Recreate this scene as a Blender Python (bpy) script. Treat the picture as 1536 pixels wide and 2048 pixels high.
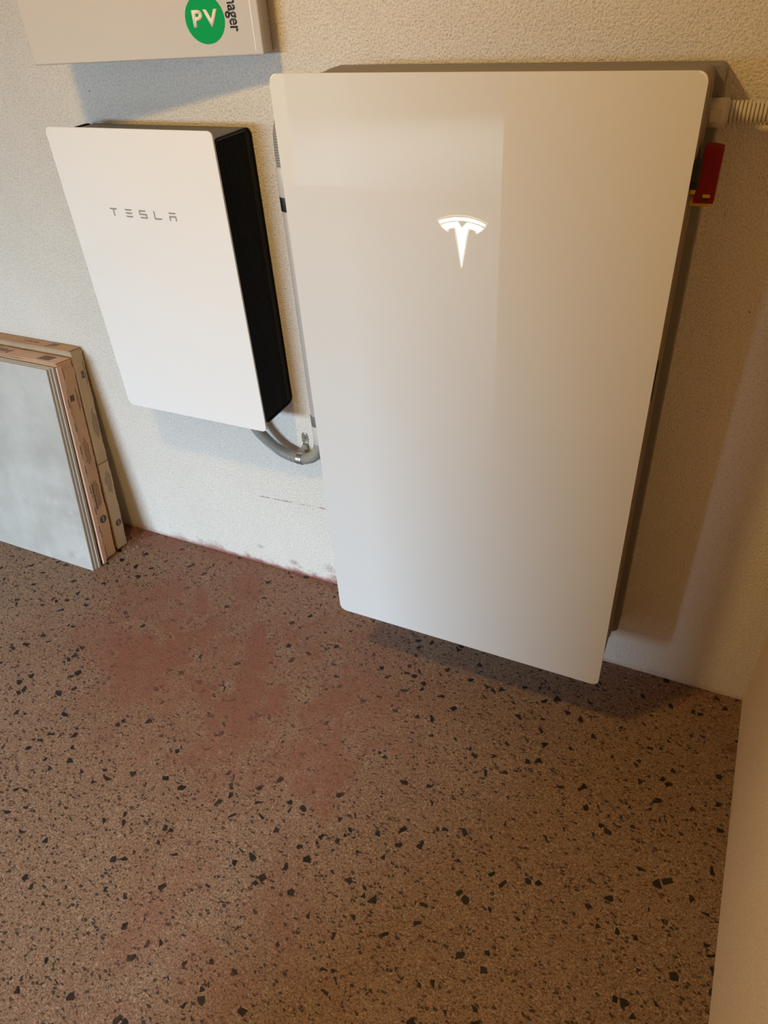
import bpy, bmesh, math, random
from mathutils import Vector, Matrix, noise
random.seed(7)
S = bpy.context.scene
for o in list(bpy.data.objects): bpy.data.objects.remove(o)
COL = S.collection

# ------------------------------------------------------------------ camera
cd = bpy.data.cameras.new('camera'); cam = bpy.data.objects.new('camera', cd); COL.objects.link(cam)
cam.location = (0.6896912, -1.29079676, 1.43233356)
cam.rotation_mode = 'XYZ'
cam.rotation_euler = (0.91268188, 0.06043248, 0.43709902)
cd.sensor_fit = 'VERTICAL'; cd.sensor_height = 36.0; cd.lens = 1461.776*36.0/2048.0
cd.clip_start = 0.02
S.camera = cam

# ------------------------------------------------------------------ world, lights, exposure
W = bpy.data.worlds.new('world'); S.world = W; W.use_nodes = True
W.node_tree.nodes['Background'].inputs[0].default_value = (0.62, 0.82, 1.0, 1)
W.node_tree.nodes['Background'].inputs[1].default_value = 0.45

def area(name, loc, target, sx, sy, power, colr, shape='RECTANGLE', spread=180):
    l = bpy.data.lights.new(name, 'AREA'); l.shape = shape; l.size = sx
    if shape in ('RECTANGLE', 'ELLIPSE'): l.size_y = sy
    l.energy = power; l.color = colr; l.spread = math.radians(spread)
    o = bpy.data.objects.new(name, l); COL.objects.link(o); o.location = loc
    d = Vector(target) - Vector(loc)
    o.rotation_euler = d.to_track_quat('-Z', 'Y').to_euler()
    return o
# warm ceiling lamp of the garage
area('ceiling_lamp_light', (-0.14, -1.06, 2.14), (-0.14, -1.06, 0), 0.15, 0.15, 15.4, (1.0, 0.62, 0.185), 'DISK')
# daylight through the open garage door behind and to the left of the viewer
area('doorway_daylight', (-1.8, -7.0, 2.3), (-0.45, 0, 0.4), 2.4, 1.6, 850, (0.67, 0.875, 1.07))
S.view_settings.view_transform = 'Standard'; S.view_settings.look = 'None'
S.view_settings.gamma = 1.0; S.view_settings.use_curve_mapping = False
S.view_settings.exposure = 0.0

# ------------------------------------------------------------------ material helpers
class N:
    def __init__(s, name, rough=0.5, metal=0.0, spec=0.5):
        s.m = bpy.data.materials.new(name); s.m.use_nodes = True
        s.t = s.m.node_tree; s.b = s.t.nodes['Principled BSDF']
        s.b.inputs['Roughness'].default_value = rough; s.b.inputs['Metallic'].default_value = metal
        s.b.inputs['Specular IOR Level'].default_value = spec
        s._co = None
    def n(s, typ, **kw):
        nd = s.t.nodes.new(typ)
        for k, v in kw.items(): setattr(nd, k, v)
        return nd
    def put(s, inp, v):
        if hasattr(v, 'is_output') or isinstance(v, bpy.types.NodeSocket): s.t.links.new(v, inp)
        elif isinstance(v, (tuple, list)) and len(v) == 3 and inp.type == 'RGBA': inp.default_value = (*v, 1)
        else: inp.default_value = v
    def co(s):
        if s._co is None: s._co = s.n('ShaderNodeTexCoord').outputs['Object']
        return s._co
    def mapping(s, scale=(1,1,1), loc=(0,0,0), rot=(0,0,0), v=None):
        m = s.n('ShaderNodeMapping'); s.put(m.inputs['Vector'], v or s.co())
        m.inputs['Scale'].default_value = scale; m.inputs['Location'].default_value = loc; m.inputs['Rotation'].default_value = rot
        return m.outputs[0]
    def noise(s, scale, detail=3, rough=.5, v=None, dist=0, col=False):
        n_ = s.n('ShaderNodeTexNoise'); s.put(n_.inputs['Vector'], v or s.co())
        n_.inputs['Scale'].default_value = scale; n_.inputs['Detail'].default_value = detail
        n_.inputs['Roughness'].default_value = rough; n_.inputs['Distortion'].default_value = dist
        return n_.outputs['Color' if col else 'Fac']
    def math(s, op, a, b=0.0, c=None, clamp=False):
        m = s.n('ShaderNodeMath', operation=op, use_clamp=clamp); s.put(m.inputs[0], a); s.put(m.inputs[1], b)
        if c is not None: s.put(m.inputs[2], c)
        return m.outputs[0]
    def ramp(s, v, a, b, lo=0.0, hi=1.0, smooth=True):
        m = s.n('ShaderNodeMapRange', interpolation_type='SMOOTHSTEP' if smooth else 'LINEAR'); s.put(m.inputs[0], v)
        m.inputs[1].default_value = a; m.inputs[2].default_value = b; m.inputs[3].default_value = lo; m.inputs[4].default_value = hi
        return m.outputs[0]
    def mix(s, f, a, b, blend='MIX'):
        m = s.n('ShaderNodeMix', data_type='RGBA', blend_type=blend); s.put(m.inputs[0], f); s.put(m.inputs[6], a); s.put(m.inputs[7], b)
        return m.outputs[2]
    def xyz(s):
        n_ = s.n('ShaderNodeSeparateXYZ'); s.put(n_.inputs[0], s.co()); return n_.outputs
    def blob(s, c, r, soft=.6, wob=0.25, wscale=9, stretch=(1,1,1)):
        # 1 inside a ragged spot around c, 0 outside
        d = s.n('ShaderNodeVectorMath', operation='SUBTRACT'); s.put(d.inputs[0], s.co()); d.inputs[1].default_value = c
        d2 = s.n('ShaderNodeVectorMath', operation='MULTIPLY'); s.put(d2.inputs[0], d.outputs[0]); d2.inputs[1].default_value = stretch
        l = s.n('ShaderNodeVectorMath', operation='LENGTH'); s.put(l.inputs[0], d2.outputs[0])
        w = s.math('MULTIPLY_ADD', s.noise(wscale, 4, .6), wob*r*4, l.outputs['Value'])
        w = s.math('SUBTRACT', w, wob*r*2)
        return s.ramp(w, r, r*(1-soft), 0, 1)
    def bump(s, h, strength, dist):
        b = s.n('ShaderNodeBump'); b.inputs['Strength'].default_value = strength; b.inputs['Distance'].default_value = dist
        s.put(b.inputs['Height'], h); s.t.links.new(b.outputs[0], s.b.inputs['Normal'])
    def base(s, c): s.put(s.b.inputs['Base Color'], c); return s.m
def plain(name, c, rough=.5, metal=0., spec=.5, var=.06, bump=0, bscale=400):
    k = N(name, rough, metal, spec)
    f = k.noise(14, 4, .6)
    c2 = tuple(x*(1-var) for x in c)
    k.base(k.mix(f, c, c2))
    if bump: k.bump(k.noise(bscale, 3), .4, bump)
    return k.m

# ------------------------------------------------------------------ materials
def stucco(name, main, tone2, wall):
    k = N(name, .92, 0, .2)
    v1 = k.noise(250 if wall else 320, 3, .5, dist=.1)
    v2 = k.noise(620, 2, .6)
    h = k.math('MULTIPLY_ADD', v2, .45, v1)
    if wall: k.bump(h, 1.0, .0042)
    else: k.bump(h, .6, .0012)
    c = k.mix(k.ramp(k.noise(2.2, 4, .6), .3, .7), main, tone2)
    g = k.ramp(v1, .34, .54, .84, 1.0)          # pits between the grains darkened, relief shade put into the colour
    g2 = k.n('ShaderNodeCombineColor'); [k.put(g2.inputs[i], g) for i in range(3)]
    c = k.mix(1.0, c, g2.outputs[0], 'MULTIPLY')
    # sparse dark specks
    vo = k.n('ShaderNodeTexVoronoi', feature='F1'); k.put(vo.inputs['Vector'], k.co()); vo.inputs['Scale'].default_value = 16
    sp = k.math('MULTIPLY', k.math('LESS_THAN', vo.outputs['Distance'], .028), k.math('GREATER_THAN', k.noise(3, 2), .52))
    c = k.mix(k.math('MULTIPLY', sp, .75), c, (.05, .035, .02))
    if wall:
        x, y, z = k.xyz()
        red = (.30, .085, .075)
        # brick-red dust splashed along the foot of the wall
        hgt = k.math('MULTIPLY_ADD', k.noise(16, 5, .65), .13, -.052)
        foot = k.math('SUBTRACT', hgt, z)
        foot = k.ramp(foot, -.012, .022, 0, 1)
        side = k.math('MULTIPLY', k.ramp(x, -.95, -.45, .25, 1), k.ramp(x, .0, .75, 1, .18))
        foot = k.math('MULTIPLY', foot, side)
        foot = k.math('MULTIPLY', foot, k.ramp(k.noise(240, 2), .25, .6, .35, 1))
        c = k.mix(k.math('MULTIPLY', foot, .85), c, red)
        base = k.math('MULTIPLY', k.ramp(k.math('MULTIPLY_ADD', k.noise(30, 4), .016, z), .024, .010, 0, 1), side)
        c = k.mix(k.math('MULTIPLY', base, .8), c, red)
        for (cx, cz, r, a) in ((-.405, .066, .016, .55), (-.295, .040, .020, .75), (-.275, .028, .014, .6), (-.175, .055, .028, .6), (-.16, .02, .02, .6)):
            b = k.blob((cx, 0, cz), r, .9, .35, 60, (1, 1, 1.3))
            b = k.math('MULTIPLY', b, k.ramp(k.noise(260, 2), .35, .62, .1, 1))
            c = k.mix(k.math('MULTIPLY', b, a), c, red)
        # long faint scrape
        dz = k.math('SUBTRACT', z, k.math('MULTIPLY_ADD', x, .053, .2797))
        line = k.ramp(k.math('ABSOLUTE', dz), .0035, .0005, 0, 1)
        line = k.math('MULTIPLY', line, k.math('MULTIPLY', k.ramp(x, -.375, -.36, 0, 1), k.ramp(x, -.12, -.16, 0, 1)))
        line = k.math('MULTIPLY', line, k.ramp(k.noise(55, 3), .38, .6, .1, .8))
        c = k.mix(line, c, (.33, .19, .15))
        # black flecks right of the battery
        b = k.blob((.685, 0, 1.066), .05, .4, .2, 40, (1, 1, 3.2))
        b = k.math('MULTIPLY', b, k.math('GREATER_THAN', k.noise(190, 2), .665))
        c = k.mix(k.math('MULTIPLY', b, .9), c, (.02, .02, .02))
    return k.base(c)
M_WALL = stucco('wall_stucco', (.85, .81, .74), (.80, .755, .68), True)
M_SIDE = stucco('side_wall_render', (.84, .66, .47), (.80, .62, .44), False)
M_CEIL = plain('ceiling_paint', (.75, .72, .66), .9)

def floor_material():
    k = N('polished_aggregate_concrete', .52, 0, .15)
    co = k.co()
    base = k.mix(k.ramp(k.noise(5, 5, .65), .3, .7), (.180, .115, .080), (.145, .090, .062))
    fine = k.noise(330, 3, .7)
    base = k.mix(k.ramp(fine, .34, .66), k.mix(.0, base, base), k.mix(.5, base, (.46, .32, .22)))
    base = k.mix(k.ramp(k.noise(210, 3, .75), .52, .64, 0, .75), base, (.075, .045, .03))
    def cells(scale, prob, t0, t1, rot, st, seed, jit=.3):
        v = k.mapping((1, st, 0), (seed, seed*.7, 0), (0, 0, rot))
        w = k.n('ShaderNodeVectorMath', operation='MULTIPLY_ADD'); k.put(w.inputs[0], k.noise(scale*1.6, 2, .5, v, 0, True))
        w.inputs[1].default_value = (jit/scale,)*3; k.put(w.inputs[2], v)
        a = k.n('ShaderNodeTexVoronoi', feature='F1', voronoi_dimensions='2D'); k.put(a.inputs['Vector'], w.outputs[0]); a.inputs['Scale'].default_value = scale
        e = k.n('ShaderNodeTexVoronoi', feature='DISTANCE_TO_EDGE', voronoi_dimensions='2D'); k.put(e.inputs['Vector'], w.outputs[0]); e.inputs['Scale'].default_value = scale
        sc = k.n('ShaderNodeSeparateColor'); k.put(sc.inputs[0], a.outputs['Color'])
        pick = k.math('LESS_THAN', sc.outputs[0], prob)
        thr = k.math('MULTIPLY_ADD', sc.outputs[1], t1-t0, t0)
        d = k.math('SUBTRACT', e.outputs['Distance'], thr)
        inside = k.ramp(d, 0.0, .03, 0, 1)
        return k.math('MULTIPLY', pick, inside), sc.outputs[2]
    # red dust and stains
    stain = k.ramp(k.noise(6.0, 6, .66, dist=.6), .42, .62, 0, .85)
    zone = k.blob((-.28, -.33, 0), .78, .9, .12, 3, (1, 1.35, 1))
    zone2 = k.blob((.05, -.95, 0), .55, .9, .2, 3)
    red = k.math('MULTIPLY', k.math('ADD', stain, .42), zone)
    red = k.math('MAXIMUM', red, k.math('MULTIPLY', k.math('MULTIPLY', stain, .55), zone2))
    x, y, z = k.xyz()
    near = k.math('MULTIPLY', k.ramp(y, -.13, -.02, 0, .75), k.ramp(x, -.95, .1, 1, .45))
    red = k.math('MAXIMUM', red, near)
    for (cx, cy, r, a) in ((-.118, -.47, .10, .95), (-.36, -.53, .13, .6), (-.63, -.27, .15, .65), (.075, -.50, .12, .8), (-.30, -.38, .14, .6),
                           (.145, -.625, .035, .75), (.17, -.98, .05, .4), (.905, -.145, .02, .9), (.10, -.30, .16, .6), (-.46, -.46, .08, .55)):
        red = k.math('MAXIMUM', red, k.math('MULTIPLY', k.blob((cx, cy, 0), r*1.25, .8, .62, 11), a))
    for (cx, cy, r) in ((-.168, -.272, .036), (-.047, -.377, .036), (-.24, -.43, .03), (-.23, -.245, .02)):
        red = k.math('MULTIPLY', red, k.math('SUBTRACT', 1.0, k.math('MULTIPLY', k.blob((cx, cy, 0), r, .6, .25, 25), .85)))
    patch = k.ramp(k.noise(9, 5, .6, k.mapping((1,1,1),(4.2,1.3,0))), .54, .68, 1, .35)
    red = k.math('MULTIPLY', red, patch)
    red = k.math('MINIMUM', k.math('MULTIPLY', red, 1.1), 1.0)
    s1, q1 = cells(66, .075, .06, .27, .4, 1.0, 3.1)
    s2, q2 = cells(120, .10, .05, .24, 1.1, 1.5, 8.3)
    s3, q3 = cells(128, .08, .05, .24, -.6, 1.7, 5.9)
    s4, q4 = cells(300, .13, .04, .2, .2, 1.3, 1.7)
    s4b, q4b = cells(270, .10, .04, .2, -1.0, 1.6, 4.4)
    l1, p1 = cells(200, .05, .06, .25, .9, 1.0, 2.2)
    l2, p2 = cells(300, .10, .05, .2, .1, 1.0, 6.2)
    c = k.mix(k.math('MULTIPLY', l1, .5), base, (.42, .29, .20))
    c = k.mix(k.math('MULTIPLY', l2, .5), c, (.50, .36, .26))
    c = k.mix(k.math('MULTIPLY', s4, .75), c, (.07, .035, .022))
    c = k.mix(k.math('MULTIPLY', s4b, .7), c, (.10, .045, .030))
    dark = k.mix(q1, (.006, .006, .007), (.020, .017, .015))
    film = k.mix(k.noise(40, 3), (.225, .077, .052), (.175, .064, .046))
    c = k.mix(k.math('MULTIPLY', red, .70), c, film)
    keep = k.ramp(red, .2, 1.0, 1.0, .35)
    s1 = k.math('MULTIPLY', s1, keep); s2 = k.math('MULTIPLY', s2, keep); s3 = k.math('MULTIPLY', s3, keep)
    c = k.mix(k.math('MULTIPLY', s2, .9), c, (.030, .025, .024))
    c = k.mix(k.math('MULTIPLY', s3, .85), c, k.mix(q3, (.04, .028, .022), (.12, .05, .035)))
    c = k.mix(k.math('MULTIPLY', s1, .95), c, dark)
    k.bump(k.noise(300, 3, .6), .25, .0006)
    rr = k.math('MULTIPLY_ADD', k.noise(30, 3), .2, .42); k.put(k.b.inputs['Roughness'], rr)
    return k.base(c)
M_FLOOR = floor_material()

def glass_panel(name, c, smudges=()):
    k = N(name, .18, 0, .5)
    k.b.inputs['Coat Weight'].default_value = 1.0; k.b.inputs['Coat Roughness'].default_value = .02; k.b.inputs['Coat IOR'].default_value = 1.5
    k.b.inputs['Roughness'].default_value = .6
    f = k.mix(k.noise(2.5, 2), c, tuple(v*.985 for v in c))
    for (cx, cz, w, h) in smudges:
        f = k.mix(k.math('MULTIPLY', k.blob((cx, -.126, cz), w, .8, .1, 50, (1, 0, w/h)), .22), f, (.45, .44, .42))
    return k.base(f)
M_GLASS = glass_panel('battery_glass', (.63, .64, .635))
M_GLASS2 = glass_panel('gateway_glass', (.82, .82, .81), ((-.372, 1.170, .0035, .011), (-.395, 1.160, .003, .012), (-.330, 1.140, .003, .010), (-.322, 1.115, .003, .012)))
M_RIM = plain('glass_rim_highlight', (.86, .85, .83), .25)  # paler than the panels: bright edge catch painted into the colour
M_BODY = plain('battery_body_grey', (.24, .205, .175), .6, 0, .4, .08)
M_BODY2 = plain('battery_rail_grey', (.20, .195, .19), .5, .0, .5, .08)
M_BLACK = plain('black_powder_coat', (.0045, .006, .010), .55, 0, .2)
M_DARKTOP = plain('dark_grey_cover', (.13, .12, .11), .55)
M_VENT = plain('vent_dark', (.02, .02, .02), .6)
M_LETTER = plain('grey_lettering', (.30, .30, .29), .5)
def glow():
    k = N('lit_logo', .4); k.base((.5, .52, .46))
    k.b.inputs['Emission Color'].default_value = (.95, 1.0, .84, 1); k.b.inputs['Emission Strength'].default_value = 1.0
    return k.m
M_GLOW = glow()
def glow2():
    k = N('logo_edge', .4); k.base((.85, .82, .72))
    k.b.inputs['Emission Color'].default_value = (1, .95, .78, 1); k.b.inputs['Emission Strength'].default_value = .22
    return k.m
M_EDGE = glow2()
M_CAB = plain('enclosure_powder_coat', (.55, .525, .49), .45, 0, .4, .03)
M_CABDARK = plain('enclosure_gasket', (.05, .045, .04), .6)
M_GREEN = plain('green_sticker', (.0, .36, .10), .6, 0, .12, .03)
M_WHITE = plain('white_print', (.85, .82, .75), .5, 0, .3, .02)
M_INK = plain('dark_print', (.045, .05, .06), .5)
M_PRINT = plain('carton_print', (.105, .088, .080), .8, 0, .1)
M_CONDUIT = plain('grey_corrugated_plastic', (.33, .32, .29), .42, 0, .45, .08)
M_CONN = plain('light_grey_plastic', (.56, .53, .48), .4, 0, .45, .05)
M_PIPE = plain('grey_rigid_conduit', (.47, .43, .40), .45)
M_CPL = plain('dark_grey_coupling', (.16, .165, .155), .45)
M_CPLB = plain('black_coupling', (.012, .012, .014), .5)
M_STEEL = plain('galvanised_steel', (.55, .55, .52), .3, .9, .5, .15)
M_RED = plain('red_plastic', (.22, .002, .004), .5, 0, .25)
M_YEL = plain('yellow_plastic', (.75, .48, .02), .45)
def tile_mat():
    k = N('grey_cement_look', .45, 0, .4)
    c = k.mix(k.ramp(k.noise(4.5, 6, .62, dist=.2), .32, .68), (.38, .365, .33), (.50, .485, .45))
    c = k.mix(k.math('MULTIPLY', k.ramp(k.noise(13, 6, .72, dist=.2), .54, .76), .55), c, (.62, .60, .57))
    c = k.mix(k.math('MULTIPLY', k.ramp(k.noise(7, 5, .7), .62, .78), .4), c, (.26, .24, .21))
    return k.base(c)
M_TILE = tile_mat()
M_TEDGE = plain('tile_raw_edge', (.46, .455, .445), .8, 0, .2, .15)
M_TGLAZE = plain('tile_glaze_edge', (.68, .66, .60), .4)
def card(name, c, c2):
    k = N(name, .85, 0, .15)
    v = k.mapping((1, 1, .06))
    f = k.noise(120, 3, .6, v)
    g = k.noise(9, 5, .65)
    cc = k.mix(f, c, c2); cc = k.mix(k.math('MULTIPLY', k.ramp(g, .5, .75), .45), cc, tuple(x*.62 for x in c))
    k.bump(k.math('MULTIPLY_ADD', f, .4, k.noise(28, 3)), .5, .0015)
    return k.base(cc)
M_CARD = card('cardboard_brown', (.54, .34, .215), (.46, .285, .175))
M_CARD2 = card('cardboard_tan', (.50, .385, .26), (.42, .31, .20))
M_CARDP = card('cardboard_pinkish', (.68, .48, .38), (.58, .40, .31))
M_CARDT = plain('torn_paper', (.60, .50, .38), .9)
M_CRUMB = plain('plaster_crumb', (.62, .55, .50), .9, 0, .2, .2)

# ------------------------------------------------------------------ object helpers
def link(name, bm, mat, parent=None, smooth=False, shift=None, mats=None):
    me = bpy.data.meshes.new(name)
    bmesh.ops.recalc_face_normals(bm, faces=bm.faces)
    bm.to_mesh(me); bm.free()
    for m in (mats or [mat]): me.materials.append(m)
    if smooth:
        for p in me.polygons: p.use_smooth = True
    o = bpy.data.objects.new(name, me); COL.objects.link(o)
    if parent is not None:
        o.parent = parent
        root = parent; off = Vector((0, 0, 0))
        while root is not None: off += root.location; root = root.parent
        if shift is None: me.transform(Matrix.Translation(-off))      # vertices were given in world space
    return o
def thing(name, loc, label, cat, rx=0, group=None):
    o = bpy.data.objects.new(name, None); COL.objects.link(o); o.location = loc; o.rotation_euler = (rx, 0, 0)
    o.empty_display_size = .05
    o['label'] = label; o['category'] = cat
    if group: o['group'] = group
    return o
def tag(o, label, cat, group=None):
    o['label'] = label; o['category'] = cat
    if group: o['group'] = group
    return o
def box_bm(x0, x1, y0, y1, z0, z1, bev=0, seg=2, bm=None):
    b = bm or bmesh.new(); n0 = set(b.verts)
    r = bmesh.ops.create_cube(b, size=1)
    for v in r['verts']:
        v.co = Vector(((x0+x1)/2+v.co.x*(x1-x0), (y0+y1)/2+v.co.y*(y1-y0), (z0+z1)/2+v.co.z*(z1-z0)))
    if bev:
        es = list({e for v in r['verts'] for e in v.link_edges})
        bmesh.ops.bevel(b, geom=es, offset=bev, segments=seg, profile=.5, affect='EDGES')
    return b
def prism(pts, axis, a, b_, bm=None, bev=0):
    """polygon pts in the two other axes, extruded along axis from a to b_"""
    b = bm or bmesh.new()
    def P(p, t):
        return {'x': (t, p[0], p[1]), 'y': (p[0], t, p[1]), 'z': (p[0], p[1], t)}[axis]
    lo = [b.verts.new(P(p, a)) for p in pts]; hi = [b.verts.new(P(p, b_)) for p in pts]
    n = len(pts)
    f1 = b.faces.new(lo); f2 = b.faces.new(hi[::-1])
    for i in range(n): b.faces.new((lo[i], lo[(i+1) % n], hi[(i+1) % n], hi[i]))
    if bev:
        es = list(f1.edges)+list(f2.edges)
        bmesh.ops.bevel(b, geom=es, offset=bev, segments=2, profile=.5, affect='EDGES')
    return b
def rrect(x0, x1, z0, z1, r, n=7):
    out = []
    for cx, cz, a0 in ((x1-r, z1-r, 0), (x0+r, z1-r, 90), (x0+r, z0+r, 180), (x1-r, z0+r, 270)):
        for i in range(n+1):
            a = math.radians(a0+90*i/n); out.append((cx+r*math.cos(a), cz+r*math.sin(a)))
    return out
def cyl(p0, p1, r0, r1=None, n=32, bm=None):
    b = bm or bmesh.new(); p0 = Vector(p0); p1 = Vector(p1); r1 = r0 if r1 is None else r1
    d = (p1-p0); q = d.to_track_quat('Z', 'Y').to_matrix()
    A = [b.verts.new(p0+q@Vector((r0*math.cos(t*2*math.pi/n), r0*math.sin(t*2*math.pi/n), 0))) for t in range(n)]
    B = [b.verts.new(p1+q@Vector((r1*math.cos(t*2*math.pi/n), r1*math.sin(t*2*math.pi/n), 0))) for t in range(n)]
    b.faces.new(A[::-1]); b.faces.new(B)
    for i in range(n): b.faces.new((A[i], A[(i+1) % n], B[(i+1) % n], B[i]))
    return b
def catmull(pts, sub=40):
    P = [Vector(p) for p in pts]; P = [P[0]*2-P[1]]+P+[P[-1]*2-P[-2]]; out = []
    for i in range(1, len(P)-2):
        a, b, c, d = P[i-1:i+3]
        for k in range(sub):
            t = k/sub
            out.append(.5*((2*b)+(c-a)*t+(2*a-5*b+4*c-d)*t*t+(3*b-a-3*c+d)*t**3))
    out.append(P[-2]); return out
def corrugated(pts, r, pitch=.0045, depth=.0034, n=40, ribs=12):
    """flexible conduit: rounded ribs separated by narrow grooves"""
    path = catmull(pts); L = [0]
    for i in range(1, len(path)): L.append(L[-1]+(path[i]-path[i-1]).length)
    tot = L[-1]; N_ = int(tot/pitch*ribs); b = bmesh.new(); rings = []; j = 0; up = None
    for i in range(N_+1):
        s = tot*i/N_
        while j < len(L)-2 and L[j+1] < s: j += 1
        t = (s-L[j])/max(1e-9, L[j+1]-L[j]); p = path[j].lerp(path[j+1], t)
        d = (path[j+1]-path[j]).normalized()
        if up is None: up = d.orthogonal().normalized()
        up = (up-d*up.dot(d)).normalized(); sd = d.cross(up)
        ph = (s/pitch) % 1.0
        g = 1.0 if ph < .24 else 0.0 if .30 < ph < .94 else .25
        rr = r-depth*g
        rings.append([b.verts.new(p+up*rr*math.cos(a*2*math.pi/n)+sd*rr*math.sin(a*2*math.pi/n)) for a in range(n)])
    for A, B in zip(rings, rings[1:]):
        for i in range(n): b.faces.new((A[i], A[(i+1) % n], B[(i+1) % n], B[i]))
    b.faces.new(rings[0][::-1]); b.faces.new(rings[-1])
    return b
def text_bm(txt, u0, u1, v0, v1, fn, bold=0.0, th=.0004, uniform=False):
    """lettering fitted to the box u0..u1 by v0..v1 and mapped through fn(u, v, depth)"""
    cu = bpy.data.curves.new('t', 'FONT'); cu.body = txt; cu.size = 1; cu.offset = bold; cu.resolution_u = 6
    o = bpy.data.objects.new('t', cu); COL.objects.link(o)
    dg = bpy.context.evaluated_depsgraph_get(); dg.update()
    me = bpy.data.meshes.new_from_object(o.evaluated_get(dg)); bpy.data.objects.remove(o); bpy.data.curves.remove(cu)
    b = bmesh.new(); b.from_mesh(me); bpy.data.meshes.remove(me)
    xs = [v.co.x for v in b.verts]; ys = [v.co.y for v in b.verts]
    X0, X1, Y0, Y1 = min(xs), max(xs), min(ys), max(ys)
    r = bmesh.ops.extrude_face_region(b, geom=list(b.faces)); top = {v for v in r['geom'] if isinstance(v, bmesh.types.BMVert)}
    for v in b.verts:
        u = u0+(v.co.x-X0)/(X1-X0)*(u1-u0); w = v0+(v.co.y-Y0)/(Y1-Y0)*(v1-v0)
        v.co = fn(u, w, th if v in top else 0)
    return b

# ------------------------------------------------------------------ room shell
def struct(name, bm, mat):
    o = link(name, bm, mat); o['kind'] = 'structure'; return o
XR = 0.9112
struct('floor', box_bm(-3.4, XR+.2, -4.4, .2, -.1, 0), M_FLOOR)
struct('floor_driveway', box_bm(-9, 6, -14, -4.4, -.12, -.02), plain('driveway_concrete', (.34, .33, .31), .9))
struct('wall_back', box_bm(-3.4, XR+.2, 0, .2, 0, 2.7), M_WALL)
struct('wall_right', box_bm(XR, XR+.2, -4.4, 0, 0, 2.7), M_SIDE)
struct('wall_left', box_bm(-3.4, -3.2, -4.4, 0, 0, 2.7), M_WALL)
struct('ceiling', box_bm(-3.4, XR+.2, -4.4, .2, 2.5, 2.7), M_CEIL)
fb = box_bm(-3.2, -2.6, -4.4, -4.2, 0, 2.5); box_bm(.15, XR, -4.4, -4.2, 0, 2.5, bm=fb); box_bm(-2.6, .15, -4.4, -4.2, 1.64, 2.5, bm=fb)
struct('wall_front', fb, M_SIDE)
struct('wall_daylight_blocker', box_bm(-.03, XR, -1.62, -1.50, 0, 2.5), M_SIDE)   # unseen partition added behind the viewer to keep daylight off the right side

# ------------------------------------------------------------------ home battery
PW0, PW1, PZ0, PZ1, PD = 0.0, .609, .1845, 1.2954, .2383
bat = thing('home_battery', (.3, 0, .165), 'large glossy white glass-fronted home battery on the wall, with a lit T-shaped logo', 'battery')
link('body', prism(rrect(.004, .603, .172, 1.280, .014), 'y', -.228, -.045, bev=.003), M_BODY, bat)
link('rear_frame', prism(rrect(-.012, .615, .160, 1.277, .009), 'y', -.050, -.001, bev=.004), M_BODY2, bat)
gl = link('glass_front', prism(rrect(PW0, PW1, PZ0, PZ1, .012), 'y', -PD, -PD+.0055, bev=.0020), M_GLASS, bat)
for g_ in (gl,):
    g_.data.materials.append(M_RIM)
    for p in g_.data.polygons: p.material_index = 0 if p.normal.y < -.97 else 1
# side rib, wiring-door seam and grille on the right flank
link('side_rib', box_bm(.598, .6052, -.10, -.085, .19, 1.262, .002), M_BODY, bat)
vb = box_bm(.600, .6065, -.222, -.208, .80, 1.0, .0015)
link('vent', vb, M_VENT, bat)
link('side_slot', box_bm(.602, .6075, -.186, -.180, .83, .90, .001), M_VENT, bat)
A = [(.267,1.104),(.276,1.107),(.29,1.110),(.304,1.1108),(.313,1.1105),(.323,1.109),(.333,1.106),(.3405,1.103),(.3385,1.0995),(.331,1.1025),(.322,1.1045),(.313,1.106),(.304,1.1063),(.29,1.1055),(.279,1.103),(.2692,1.0995)]
B = [(.2705,1.098),(.28,1.1015),(.29,1.1037),(.297,1.1045),(.3035,1.0955),(.311,1.1042),(.316,1.1038),(.325,1.1018),(.332,1.1),(.337,1.0975),(.334,1.094),(.328,1.0902),(.3262,1.0908),(.325,1.0932),(.321,1.0948),(.314,1.0955),(.311,1.083),(.3033,1.0375),(.2955,1.083),(.293,1.0957),(.286,1.095),(.2825,1.0935),(.2808,1.0903),(.275,1.093)]
O = [(.264,1.1055),(.28,1.1115),(.296,1.1137),(.313,1.1137),(.329,1.1105),(.3435,1.105),(.3415,1.100),(.336,1.0935),(.3265,1.088),(.3245,1.0885),(.3235,1.0925),(.3205,1.0938),(.3155,1.0942),(.3135,1.083),(.3048,1.0358),(.3018,1.0358),(.293,1.083),(.2915,1.0942),(.2862,1.0938),(.2835,1.0925),(.2822,1.0885),(.2802,1.0885),(.271,1.0945)]
lg = prism(A, 'y', -PD-.0006, -PD+.001); prism(B, 'y', -PD-.0006, -PD+.001, bm=lg)
link('logo', lg, M_GLOW, gl)
ob = bmesh.new(); n = len(O)
cxo = sum(p[0] for p in O)/n
def inset(i, d):
    p = Vector(O[i]); a = Vector(O[i-1]); c = Vector(O[(i+1) % n])
    e1 = (p-a).normalized(); e2 = (c-p).normalized(); nn = Vector((e1.y+e2.y, -(e1.x+e2.x))).normalized()
    return p+nn*d
ins = [inset(i, .0009) for i in range(n)]
for i in range(n):
    j = (i+1) % n
    ob.faces.new([ob.verts.new((q[0], -PD-.0004, q[1])) for q in (O[i], O[j], ins[j], ins[i])])
bmesh.ops.remove_doubles(ob, verts=ob.verts, dist=1e-6)
r_ = bmesh.ops.extrude_face_region(ob, geom=list(ob.faces))
for v in r_['geom']:
    if isinstance(v, bmesh.types.BMVert): v.co.y = -PD+.0008
link('logo_outline', ob, M_EDGE, gl)

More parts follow.
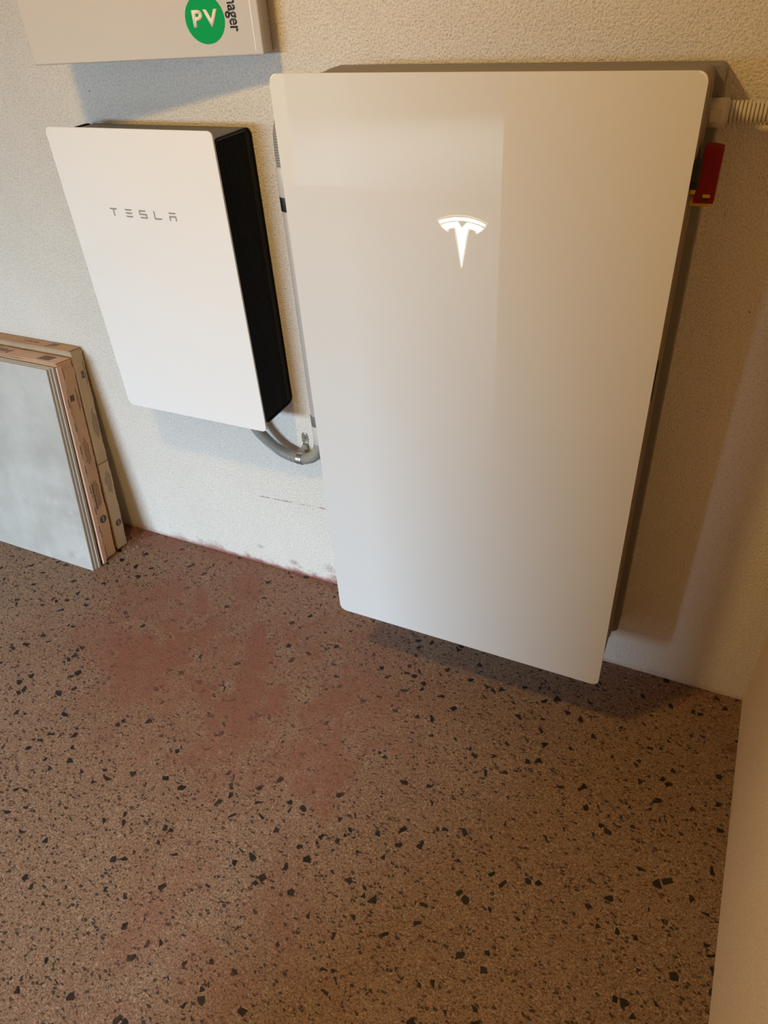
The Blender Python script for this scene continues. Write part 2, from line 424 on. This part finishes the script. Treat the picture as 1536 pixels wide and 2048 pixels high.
# ------------------------------------------------------------------ energy gateway
GX0, GX1, GZ0, GZ1, GD = -.6127, -.2092, .5710, 1.1929, .1260
gw = thing('energy_gateway', (-.41, 0, .571), 'smaller satin white wall box with grey lettering and black ribbed sides', 'gateway box')
gf = link('glass_front', prism(rrect(GX0, GX1, GZ0, GZ1, .010), 'y', -GD, -GD+.0042, bev=.0014), M_GLASS2, gw)
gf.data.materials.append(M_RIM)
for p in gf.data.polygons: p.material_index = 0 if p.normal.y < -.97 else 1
# body: vertical cooling ribs along both flanks, rounded rear corners
def rib_profile():
    R = []; nr = 19; y0, y1 = -.117, -.022
    for i in range(nr):
        a = y0+(y1-y0)*i/nr; w = (y1-y0)/nr
        R += [(-.2125, a), (-.2125, a+w*.5), (-.2160, a+w*.58), (-.2160, a+w*.94)]
    R += [(-.2125, -.022), (-.2125, -.006), (-.2155, -.001)]
    Lp = [(-.8218-x, y) for x, y in reversed(R)]
    return [(-.2125, -.120)]+R+Lp+[(-.6093, -.120)]
link('body', prism(rib_profile(), 'z', .594, 1.172), M_BLACK, gw)
link('top_cover', prism([(-.606, -.119), (-.2145, -.119), (-.2145, -.012), (-.2175, -.001), (-.603, -.001), (-.606, -.012)], 'z', 1.172, 1.1765, bev=.0012), M_DARKTOP, gw)
fr = prism(rrect(-.119, -.001, .586, 1.1785, .016), 'x', -.2165, -.2108)
fr2 = bmesh.new()
# thin lip framing the right flank
outer = rrect(-.120, -.001, .586, 1.1790, .017); inner = rrect(-.117, -.0045, .5895, 1.1755, .014)
fr.free()
def ring(outer, inner, axis, a, b_):
    b = bmesh.new(); n = len(outer)
    def P(p, t): return (t, p[0], p[1]) if axis == 'x' else (p[0], t, p[1])
    v = [[b.verts.new(P(p, t)) for p in L] for L in (outer, inner) for t in (a, b_)]
    o0, o1, i0, i1 = v
    for i in range(n):
        j = (i+1) % n
        b.faces.new((o0[i], o0[j], o1[j], o1[i])); b.faces.new((i0[i], i0[j], i1[j], i1[i]))
        b.faces.new((o0[i], o0[j], i0[j], i0[i])); b.faces.new((o1[i], o1[j], i1[j], i1[i]))
    return b
link('side_lip', ring(outer, inner, 'x', -.2155, -.2112), M_BLACK, gw)
link('side_lip', ring(outer, inner, 'x', -.6106, -.6063), M_BLACK, gw)
link('bottom_cover', box_bm(-.607, -.2145, -.119, -.001, .588, .594, .001), M_BLACK, gw)
letters = [
 [(-.500,1.0465),(-.480,1.0465),(-.482,1.0435),(-.4885,1.0435),(-.4885,1.031),(-.4915,1.031),(-.4915,1.0435),(-.497,1.0435)],
 [(-.460,1.0465),(-.4415,1.0465),(-.4435,1.0435),(-.457,1.0435)],
 [(-.460,1.0400),(-.4415,1.0400),(-.4435,1.037),(-.457,1.037)],
 [(-.460,1.0335),(-.4415,1.0335),(-.4435,1.0305),(-.457,1.0305)],
 [(-.4235,1.0465),(-.406,1.0465),(-.408,1.0435),(-.4205,1.0435),(-.4205,1.0400),(-.4045,1.0400),(-.4045,1.0305),(-.4235,1.0305),(-.4215,1.0335),(-.4075,1.0335),(-.4075,1.0370),(-.4235,1.0370)],
 [(-.3865,1.0465),(-.3835,1.0465),(-.3835,1.0335),(-.3675,1.0335),(-.3695,1.0305),(-.3865,1.0305)],
 [(-.3495,1.0465),(-.3305,1.0465),(-.3325,1.0435),(-.3465,1.0435)],
 [(-.3485,1.0400),(-.3310,1.0400),(-.3310,1.0305),(-.3340,1.0305),(-.3340,1.0370),(-.3455,1.0370),(-.3455,1.0305),(-.3485,1.0305)]]
groups = [[0], [1, 2, 3], [4], [5], [6, 7]]
for g in groups:
    b = bmesh.new()
    for i in g: prism(letters[i], 'y', -GD-.0004, -GD+.001, bm=b)
    link('letter', b, M_LETTER, gf)

# ------------------------------------------------------------------ electrical enclosure, door slightly ajar
en = thing('electrical_enclosure', (-.345, 0, 1.2992), 'beige metal electrical enclosure with a round green PV sticker, above the small white box', 'electrical box')
EX0, EX1, EZ0, EZ1 = -.556, -.1375, 1.2992, 1.80
b = bmesh.new()
box_bm(EX0, EX1, -.046, -.001, EZ0, EZ1, .002, bm=b)
link('housing', b, M_CAB, en)
link('gasket', box_bm(EX0+.004, EX1-.0005, -.0495, -.0455, EZ0+.003, EZ1-.003), M_CABDARK, en)
H = Vector((-.1370, -.0560, 0)); Lf = Vector((-.5590, -.1520, 0)); E_ = (Lf-H).normalized(); Nn = Vector((E_.y, -E_.x, 0))   # outward normal
if Nn.y > 0: Nn = -Nn
def dmap(s, z, d): p = H+E_*s+Nn*d; return Vector((p.x, p.y, z))
DL = (Lf-H).length
def door_box(s0, s1, z0, z1, d0, d1, bev=0):
    b = box_bm(s0, s1, d0, d1, z0, z1, bev)
    for v in b.verts: v.co = dmap(v.co.x, v.co.z, v.co.y)
    return b
dr = link('door', door_box(-.0135, DL, EZ0-.0002, EZ1, -.014, 0, .0022), M_CAB, en)
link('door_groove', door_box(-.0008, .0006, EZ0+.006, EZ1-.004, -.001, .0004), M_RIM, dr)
sb = bmesh.new(); C0 = (.0835, 1.354); R0 = .0355; nn = 72
prism([(C0[0]+R0*math.cos(i*2*math.pi/nn), C0[1]+R0*math.sin(i*2*math.pi/nn)) for i in range(nn)], 'y', 0.0, .0005, bm=sb)
for v in sb.verts: v.co = dmap(v.co.x, v.co.z, v.co.y)
link('pv_sticker', sb, M_GREEN, dr)
fn = lambda u, v, d: dmap(-u, v, .0006+d)
pvb = text_bm('P', -.1055, -.0868, 1.343, 1.3678, fn, .036)
link('sticker_letter', pvb, M_WHITE, dr)
link('sticker_letter', text_bm('V', -.0848, -.0590, 1.343, 1.3678, fn, .036), M_WHITE, dr)
fn2 = lambda u, v, d: dmap(v, -u, .0001+d)       # reads downwards
hb = text_bm('hager', -1.3825, -1.3345, 0, 1, lambda u, v, d: dmap(.0462-.0257*v, -u, .0001+d), .018)
link('maker_lettering', hb, M_INK, dr)

# ------------------------------------------------------------------ conduits
cl = thing('conduit_loop', (-.13, 0, .44), 'grey conduit run looping from the small white box up to the large battery', 'conduit')
link('flexible_conduit', corrugated([(-.322, -.052, .588), (-.318, -.048, .560), (-.298, -.040, .505), (-.262, -.034, .465), (-.228, -.032, .448), (-.190, -.032, .444), (-.155, -.032, .458), (-.135, -.032, .488), (-.130, -.032, .515)], .0138), M_CONDUIT, cl, True)
link('flexible_conduit', corrugated([(-.020, -.032, 1.245), (-.060, -.032, 1.240), (-.100, -.032, 1.222), (-.124, -.032, 1.185), (-.129, -.032, 1.150), (-.129, -.032, 1.112)], .0128), M_CONDUIT, cl, True)
link('connector', cyl((-.129, -.032, 1.118), (-.129, -.032, 1.064), .0152), M_CONN, cl, True)
link('coupling', cyl((-.1295, -.032, 1.066), (-.1295, -.032, 1.038), .0150), M_CPLB, cl, True).__setitem__('label', 'black coupling')
link('rigid_conduit', cyl((-.1295, -.032, 1.04), (-.1295, -.032, .575), .0132), M_PIPE, cl, True)
link('coupling', cyl((-.1295, -.032, .581), (-.1295, -.032, .553), .0150), M_CPL, cl, True).__setitem__('label', 'dark grey coupling')
link('connector', cyl((-.1295, -.032, .555), (-.1295, -.032, .503), .0148), M_CONN, cl, True)
for o in [x for x in cl.children if x.name.startswith(('connector', 'coupling', 'rigid'))]:
    mod = o.modifiers.new('bv', 'BEVEL'); mod.width = .0012; mod.segments = 2; mod.limit_method = 'ANGLE'
    for p in o.data.polygons: p.use_smooth = len(p.vertices) == 4
# steel saddle clip
cp = thing('pipe_clip', (-.195, 0, .445), 'small galvanised steel clip holding the grey conduit loop to the wall', 'clip')
b = bmesh.new(); seg = []
cx, cy, cz, rr = -.192, -.032, .4445, .0146
for k_ in range(49):
    a = 2*math.pi*k_/48
    seg.append((cy+rr*math.cos(a), cz+rr*math.sin(a)))
for i in range(48):
    p, q = seg[i], seg[i+1]
    def out(s, f): return (cy+(s[0]-cy)*f, cz+(s[1]-cz)*f)
    quad = [p, q, out(q, 1.07), out(p, 1.07)]
    A_ = [b.verts.new((cx-.0075, y, z)) for y, z in quad]; B_ = [b.verts.new((cx+.0075, y, z)) for y, z in quad]
    b.faces.new(A_); b.faces.new(B_[::-1])
    for u in range(4): b.faces.new((A_[u], A_[(u+1) % 4], B_[(u+1) % 4], B_[u]))
bmesh.ops.remove_doubles(b, verts=b.verts, dist=1e-6)
link('band', b, M_STEEL, cp)
b = prism([(-.0435, .4555), (-.0425, .4545), (-.006, .4665), (-.0012, .471), (-.0012, .500), (-.0028, .500), (-.0028, .4718), (-.0068, .4680)], 'x', cx-.0065, cx+.0065)
link('strap', b, M_STEEL, cp)
b = prism([(cx-.0085+.017*t[0], .474+.026*t[1]) for t in ((0, 0), (1, 0), (1, .75), (.82, .95), (.6, 1.0), (.4, 1.0), (.18, .95), (0, .75))], 'y', -.0032, -.0012, bev=.0004)
link('tab', b, M_STEEL, cp)
b = cyl((cx, -.003, .488), (cx, -.0058, .488), .0040, .0032, 20); cyl((cx, -.0058, .488), (cx, -.0061, .488), .0012, bm=b, n=8)
link('screw', b, M_CPL, cp)

cr = thing('conduit_fitting', (.62, 0, 1.205), 'beige corrugated conduit leaving the top right side of the battery', 'conduit')
yc, zc = -.058, 1.2215
g = cyl((.598, yc, zc), (.6275, yc, zc), .0185)
link('connector', g, M_CONN, cr, True)
for p in cr.children[0].data.polygons: p.use_smooth = len(p.vertices) == 4
link('connector_grip', box_bm(.606, .622, yc-.0196, yc-.010, zc-.009, zc+.006, .001), M_CONN, cr)
link('flexible_conduit', corrugated([(.620, yc, zc), (.70, yc, zc+.001), (.80, yc, zc+.001), (.9100, yc, zc)], .0152, pitch=.0052, depth=.0042), M_CONN, cr, True)

# ------------------------------------------------------------------ red isolator handle
sw = thing('isolator_switch', (.62, -.1, 1.11), 'red and yellow isolator switch on the right side of the battery', 'switch')
link('mounting_base', box_bm(.602, .6305, -.104, -.083, 1.1085, 1.150, .0012), M_YEL, sw)
b = prism([(.6085, 1.1160), (.6355, 1.1165), (.6355, 1.1885), (.6300, 1.1905), (.6115, 1.1925), (.6085, 1.165)], 'y', -.118, -.096, bev=.0012)
hd = link('handle', b, M_RED, sw)
link('handle_slot', prism(rrect(.6195, .6300, 1.1245, 1.1290, .0022), 'y', -.1186, -.117), M_YEL, hd)
link('padlock_hole', prism(rrect(.6200, .6295, 1.1203, 1.1235, .0012), 'y', -.1185, -.117), M_CPLB, hd)
link('rotary_knob', cyl((.602, -.140, 1.160), (.6125, -.140, 1.160), .020), M_CPLB, sw)
link('yellow_tag', box_bm(.603, .6095, -.132, -.112, 1.1315, 1.140, .001), M_YEL, sw)

# ------------------------------------------------------------------ leaning tiles and cartons
def tile(y_front, th, ang, x1, label, zoff=0):
    a = math.radians(ang)
    t = thing('floor_tile', (x1-.3, y_front+th/math.cos(a), 0), label, 'tile', -a, 'grey tiles leaning on the cartons')
    lift = th*0
    L = .628/math.cos(math.radians(ang))*math.cos(math.radians(8.9))
    gf_ = link('glazed_face', box_bm(-.3, .3, -th, -th+.0019, 0.0, L, .0005), M_TILE, t, shift=False, mats=[M_TILE, M_TGLAZE])
    for p in gf_.data.polygons: p.material_index = 0 if p.normal.y < -.9 else 1
    link('tile_body', box_bm(-.2996, .2996, -th+.0014, 0, 0.0004, L-.0004, .0006), M_TEDGE, t, shift=False)
    return t
# each tile stands on its back lower edge
tile(-.2198, .0085, 8.55, -.874, 'grey cement-look floor tile, foremost of the three leaning tiles')
tile(-.2106, .0085, 8.4, -.871, 'grey cement-look floor tile, middle of the three leaning tiles')
tile(-.2013, .0085, 8.25, -.867, 'grey cement-look floor tile, rearmost of the three, touching the cardboard')

def ragged_sheet(w0, w1, d_straight, d_rag, amp, x0, x1, seed, step=.0018, scale=38):
    """thin sheet on the flank, one edge straight, the other torn"""
    pts = [(d_straight, w0), (d_straight, w1)]; k_ = int((w1-w0)/step)
    for i in range(k_, -1, -1):
        w = w0+(w1-w0)*i/k_
        n1 = noise.noise(Vector((w*scale, seed, 0)))*amp*.55 + noise.noise(Vector((w*scale*.3, seed+5, 0)))*amp*.5 + noise.noise(Vector((w*scale*4.3, seed+9, 0)))*amp*.55
        pts.append((d_rag+n1, w))
    return prism(pts, 'x', x0, x1)
def rough_box(x0, x1, y0, y1, z0, z1, bev, amp, seed):
    b = box_bm(x0, x1, y0, y1, z0, z1, bev, 3)
    bmesh.ops.subdivide_edges(b, edges=[e for e in b.edges if e.calc_length() > .1], cuts=34, use_grid_fill=True)
    for v in b.verts:
        n_ = noise.noise_vector(Vector((v.co.x*14+seed, v.co.y*20, v.co.z*14)))
        n2 = noise.noise_vector(Vector((v.co.x*60+seed, v.co.y*20, v.co.z*60)))
        v.co += Vector((n_.x*amp+n2.x*amp*.4, n_.y*amp*.4, n_.z*amp*.6+n2.z*amp*.3))
    return b
def marks(parent, x, rows, name, mat=None):
    """rows of tiny illegible print running up the flank: (d, w0, w1)"""
    b = bmesh.new()
    for (d, w0, w1, wd) in rows:
        w = w0
        while w < w1:
            l = random.uniform(.002, .007)
            box_bm(x-.0008, x+.0004, d-wd/2, d+wd/2, w, min(w+l, w1), bm=b); w += l+random.uniform(.0008, .0016)
    return link(name, b, mat or M_PRINT, parent, shift=False)

def round_mark(parent, x, d, w, r, name='round_mark'):
    b = prism([(d+r*math.cos(i*math.pi/16), w+r*1.0*math.sin(i*math.pi/16)) for i in range(32)], 'x', x-.0008, x+.0005)
    m = link(name, b, M_PRINT, parent, shift=False)
    b = bmesh.new(); w_ = w-r*.6
    while w_ < w+r*.6:
        box_bm(x, x+.0008, d-.0014, d+.0012, w_, w_+.0024, bm=b); w_ += .0036
    link('mark_text', b, M_CARDT, m, shift=False)
    return m
# --- front carton (behind the tiles)
a1 = math.radians(7.6); T1 = .056; HX = .300
c1 = thing('tile_carton', (-.862-HX, -.1280, 0), 'torn brown cardboard tile carton directly behind the grey tiles', 'cardboard box', -a1, 'cardboard cartons against the wall')
link('carton_body', rough_box(-HX, HX-.003, -T1+.001, -.001, .002, .624, .004, .0022, 1.0), M_CARD, c1, shift=False)
link('folded_flap', ragged_sheet(.006, .616, -T1-.001, -T1+.013, .0042, HX-.004, HX+.0012, 2.0), M_CARDP, c1, shift=False)
link('torn_flap', ragged_sheet(.012, .604, -T1+.0185, -.004, .0042, HX-.004, HX+.0004, 12.0), M_CARD, c1, shift=False)
# crushed lower corner strip
link('torn_edge', ragged_sheet(.05, .58, -T1+.0150, -T1+.0170, .0030, HX-.0005, HX+.0010, 72.0), M_CARDT, c1, shift=False)
link('crushed_corner', ragged_sheet(.0, .085, -T1-.003, -T1+.008, .003, HX-.002, HX+.0035, 22.0), M_CARDP, c1, shift=False)
b = bmesh.new(); rs = random.Random(5)
b.free()
for w in (.10, .165, .235, .30, .36, .43, .50):
    q_ = rs.uniform(-.002, .002); link('perforation', box_bm(HX+.0008, HX+.0018, -T1+.011+q_, -T1+.0125+q_, w, w+.026), M_CPLB, c1, shift=False)
X1 = HX+.0006
marks(c1, X1, [(-.030, .515, .532, .013)], 'printed_symbol')
marks(c1, X1, [(-.014, .480, .545, .0014), (-.010, .490, .530, .0010)], 'printed_text')
marks(c1, X1, [(-.030, .330, .395, .0015), (-.025, .322, .405, .0015), (-.020, .325, .40, .0013), (-.0155, .332, .385, .0012)], 'printed_text')
marks(c1, X1, [(-.033, .178, .262, .0050), (-.026, .180, .268, .0014), (-.022, .185, .262, .0013), (-.018, .184, .266, .0013), (-.014, .190, .255, .0012)], 'printed_text')
round_mark(c1, X1, -.022, .138, .0125)
# top of the front carton
def topsheet(parent, x0, x1, d0, d1, w, amp, seed, mat, name):
    pts = [(x1, d0), (x0, d0)]; k_ = 90
    for i in range(k_+1):
        x = x0+(x1-x0)*i/k_
        pts.append((x, d1+noise.noise(Vector((x*34, seed, 0)))*amp+noise.noise(Vector((x*150, seed, 3)))*amp*.4))
    return link(name, prism(pts, 'z', w, w+.0016), mat, parent, shift=False)
topsheet(c1, -HX, HX-.004, -T1+.001, -.006, .6255, .003, 4.0, M_CARDP, 'top_flap')
def topmarks(parent, items, w, name, mat=M_INK):
    b = bmesh.new()
    for (x0, x1, d0, d1, sk) in items:
        prism([(x0, d0), (x1, d0), (x1+sk, d1), (x0+sk, d1)], 'z', w, w+.0005, bm=b)
    return link(name, b, mat, parent, shift=False)
M_FADE = plain('faded_print', (.17, .13, .115), .8)
topmarks(c1, [(HX-.082, HX-.040, -T1+.012, -.016, .004)], .6270, 'printed_label', M_FADE)
topmarks(c1, [(x, x+.006, -T1+.008+.01*rs.random(), -.014-.012*rs.random(), .003) for x in [-.06+.0095*i for i in range(18)]], .6270, 'printed_text', M_FADE)
# --- rear carton against the wall
a2 = math.radians(6.8); T2 = .040
c2 = thing('tile_carton', (-.866-HX, -.0765, 0), 'tan cardboard tile carton standing between the front carton and the wall', 'cardboard box', -a2, 'cardboard cartons against the wall')
link('carton_body', rough_box(-HX, HX-.003, -T2+.001, -.0015, .002, .634, .004, .0020, 7.0), M_CARD2, c2, shift=False)
link('side_flap', ragged_sheet(.298, .628, -T2-.001, -.003, .0042, HX-.004, HX+.0008, 31.0), M_CARD2, c2, shift=False)
link('side_flap', ragged_sheet(.004, .294, -T2-.001, -.002, .0042, HX-.004, HX+.0022, 41.0), M_CARD2, c2, shift=False)
link('torn_edge', ragged_sheet(.33, .60, -T2+.0015, -T2+.003, .0016, HX+.0002, HX+.0014, 51.0), M_CARDT, c2, shift=False)
X2 = HX+.0009
marks(c2, X2, [(-.018, .555, .575, .009)], 'printed_symbol')
marks(c2, X2, [(-.009, .535, .60, .0014)], 'printed_text')
marks(c2, X2, [(-.024, .395, .43, .0012), (-.020, .385, .455, .0012), (-.016, .375, .465, .0012), (-.012, .37, .45, .0012), (-.008, .38, .44, .0011)], 'printed_text')
X2b = HX+.0023
marks(c2, X2b, [(-.028, .225, .25, .0012), (-.023, .20, .262, .0012), (-.018, .198, .27, .0012), (-.013, .19, .262, .0012), (-.009, .21, .255, .0011)], 'printed_text')
round_mark(c2, X2b, -.017, .088, .0110)
topsheet(c2, -HX, HX-.004, -T2-.004, -.004, .6355, .0035, 9.0, M_CARD, 'top_flap')
topmarks(c2, [(HX-.095, HX-.070, -T2+.012, -.010, .006), (HX-.100, HX-.084, -T2+.004, -T2+.008, .003)], .6371, 'printed_symbol', M_FADE)
topmarks(c2, [(HX-.185+.011*i, HX-.177+.011*i, -T2+.014+.002*(i % 2), -T2+.020+.002*(i % 2), .002) for i in range(5)], .6371, 'printed_text', M_FADE)

# ------------------------------------------------------------------ crumbs of plaster by the carton foot
b = bmesh.new(); rs = random.Random(11)
for i in range(70):
    if i < 40: x = -.845+rs.gauss(0, .014); y = -.085+rs.gauss(0, .035)
    else: x = .5+rs.random()*.40; y = -.012-abs(rs.gauss(0, .03))
    x = min(x, .9); y = min(y, -.004)
    r = rs.uniform(.0006, .0018)
    m = bmesh.ops.create_icosphere(b, subdivisions=1, radius=r)
    for v in m['verts']: v.co = Vector((x+v.co.x*rs.uniform(.7, 1.4), y+v.co.y*rs.uniform(.7, 1.3), r*.6+v.co.z*.7))
o = link('plaster_crumbs', b, M_CRUMB); o['kind'] = 'stuff'; tag(o, 'tiny pale plaster crumbs scattered on the floor along the wall', 'debris')
